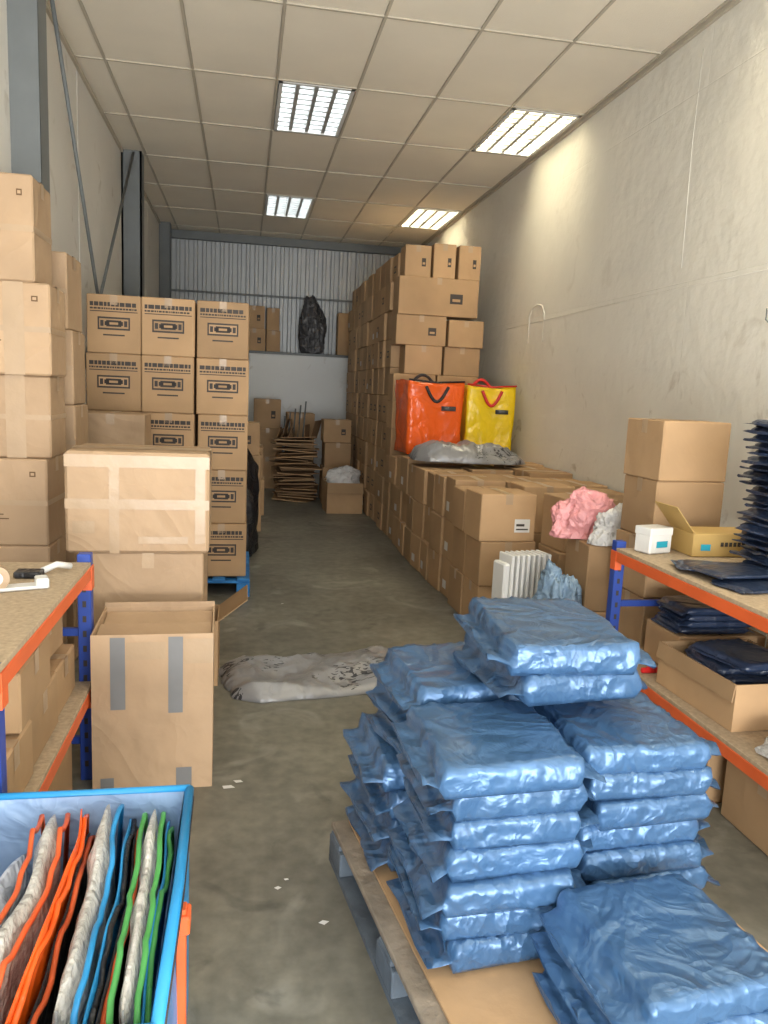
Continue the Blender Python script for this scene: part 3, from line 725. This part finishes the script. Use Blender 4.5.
for rr,zz,mi in ((.011,H,0),(.004,H-.022,2)):
    e=.0 if mi==0 else .008
    tube(bm,[(x0-e,y0,zz),(x0-e,(y0+y1)/2,zz),(x0-e,y1,zz)],rr,8,mi); tube(bm,[(x1+e,y0,zz),(x1+.004+e,(y0+y1)/2,zz-.004),(x1+e,y1,zz)],rr,8,mi)
    tube(bm,[(x0,y1+e,zz),((x0+x1)/2,y1+.004+e,zz-.003),(x1,y1+e,zz)],rr,8,mi); tube(bm,[(x0,y0-e,zz),(x1,y0-e,zz)],rr,8,mi)
box(bm,x1+.003,x1+.022,1.42,1.45,.25,H-.03,3,.002); box(bm,x1+.003,x1+.03,1.41,1.46,.52,.56,3,.004)
finish(bm,'blue_folding_tote',['cblue','cliner','ink','orange'])
def panel(name,x,xn,hgt,th,mat,trim,sd,ya=1.16,yb=1.80,bow=.02,lean=.0,trims=1,puff=1):
    bm=bmesh.new(); NA,NB=36,14; L=[]
    def P(i,j,side):
        a=i/NA; b=j/NB
        cxx=x+(xn-x)*a+bow*math.sin(math.pi*a)+nz((a*3,0,sd),1,sd)*.012
        y=yb+(ya-yb)*a; z=.03+(hgt-.03)*b+ (nz((a*4,sd,0),1,sd)*.03-.03*(abs(2*a-1)**4))*b
        tt=th*.5*(max(0,1-abs(2*a-1)**5))**.5*(1 if b<.85 else (max(0.05,1-((b-.85)/.15)**2))**.5)
        tt*=.85+.5*nz((a*9,b*6,sd),1,sd+2)*puff+.10*math.sin(a*18+b*5+sd)*puff
        return Vector((cxx+lean*(1-b)+side*max(tt,.002),y,z))
    for side in (-1,1):
        g=[[bm.verts.new(P(i,j,side)) for j in range(NB+1)] for i in range(NA+1)]
        for i in range(NA):
            for j in range(NB):
                fs=(g[i][j],g[i+1][j],g[i+1][j+1],g[i][j+1]); f=bm.faces.new(fs if side<0 else fs[::-1]); f.smooth=True
        L.append(g)
    for i in range(NA): bm.faces.new((L[0][i][NB],L[0][i+1][NB],L[1][i+1][NB],L[1][i][NB])).smooth=True
    for jx in (0,NA):
        for j in range(NB): bm.faces.new((L[0][jx][j],L[0][jx][j+1],L[1][jx][j+1],L[1][jx][j]))
    if trim:
        for sx in ((-1,1) if trims==2 else (1,)):
            pts=[(L[0][0][2].co+L[1][0][2].co)/2+Vector((0,.006,0))]
            for i in range(0,NA+1,2): 
                c_=(L[0][i][NB].co+L[1][i][NB].co)/2; pts.append(c_+Vector((sx*(th*.42+.004)+nz((i*.3,sd,0),1,sd)*.006,0,-.012+nz((i*.3,0,sd),1,sd+4)*.02)))
            pts.append((L[0][NA][2].co+L[1][NA][2].co)/2-Vector((0,.008,0)))
            tube(bm,pts,.0058,7,1)
    finish(bm,name,[mat,trim or mat])
panel('clear_film_sheet',-.50,-.56,.50,.06,'clear',None,3,lean=-.02,bow=.0)
panel('clear_film_sheet',-.59,-.615,.52,.03,'clear',None,5,bow=.0)
panel('bubble_wrapped_panel',-.430,-.425,.60,.060,'bubble','orange',7,trims=2)
panel('orange_folded_panel',-.370,-.365,.60,.012,'obag','obag',9)
panel('black_mesh_panel',-.350,-.342,.55,.008,'black','orange',10,bow=.012)
panel('bubble_wrapped_panel',-.302,-.285,.61,.054,'bubble','cblue',11,bow=.01)
panel('blue_folded_panel',-.256,-.238,.58,.010,'cblue','black',13,bow=.01)
panel('black_mesh_panel',-.240,-.222,.56,.006,'black','orange',15,bow=.010)
panel('bubble_wrapped_panel',-.200,-.182,.61,.042,'bubble','green',17,trims=2,bow=.003)
panel('blue_folded_panel',-.162,-.150,.57,.008,'cblue','green',19,bow=0)

# ---------------------------------------------------------------- lights
w=bpy.data.worlds.new('World'); scene.world=w; w.use_nodes=True
w.node_tree.nodes['Background'].inputs[0].default_value=(.85,.92,1,1); w.node_tree.nodes['Background'].inputs[1].default_value=1.0
def area(name,loc,rot,sx,sy,pw,col):
    l=bpy.data.lights.new(name,'AREA'); l.shape='RECTANGLE'; l.size=sx; l.size_y=sy; l.energy=pw; l.color=col
    o=bpy.data.objects.new(name,l); o.location=loc; o.rotation_euler=rot; bpy.context.collection.objects.link(o)
area('daylight_door',(.75,YB-.3,2.0),(math.radians(90),0,0),3.8,3.0,120,(.96,.98,1))
area('ceiling_fill_light',(.75,YB-.8,.5),(math.radians(118),0,0),3.8,1.8,330,(1,.98,.94))  # added lamp aimed up through the door to brighten the ceiling

# ---------------------------------------------------------------- camera
f=770.0
d=Vector((-.1805,.1649,-1)).normalized()
u=Vector((.045,1,.1568)); u=(u-d*u.dot(d)).normalized()
X=d.cross(u)
cam=bpy.data.cameras.new('camera'); co=bpy.data.objects.new('camera',cam); bpy.context.collection.objects.link(co)
m=Matrix((X,d,u)).to_4x4(); m.translation=(0,0,1.6); co.matrix_world=m
cam.sensor_width=36; cam.lens=f/1024*36; cam.clip_start=.05
scene.camera=co
scene.view_settings.view_transform='Standard'
scene.view_settings.exposure=0.3
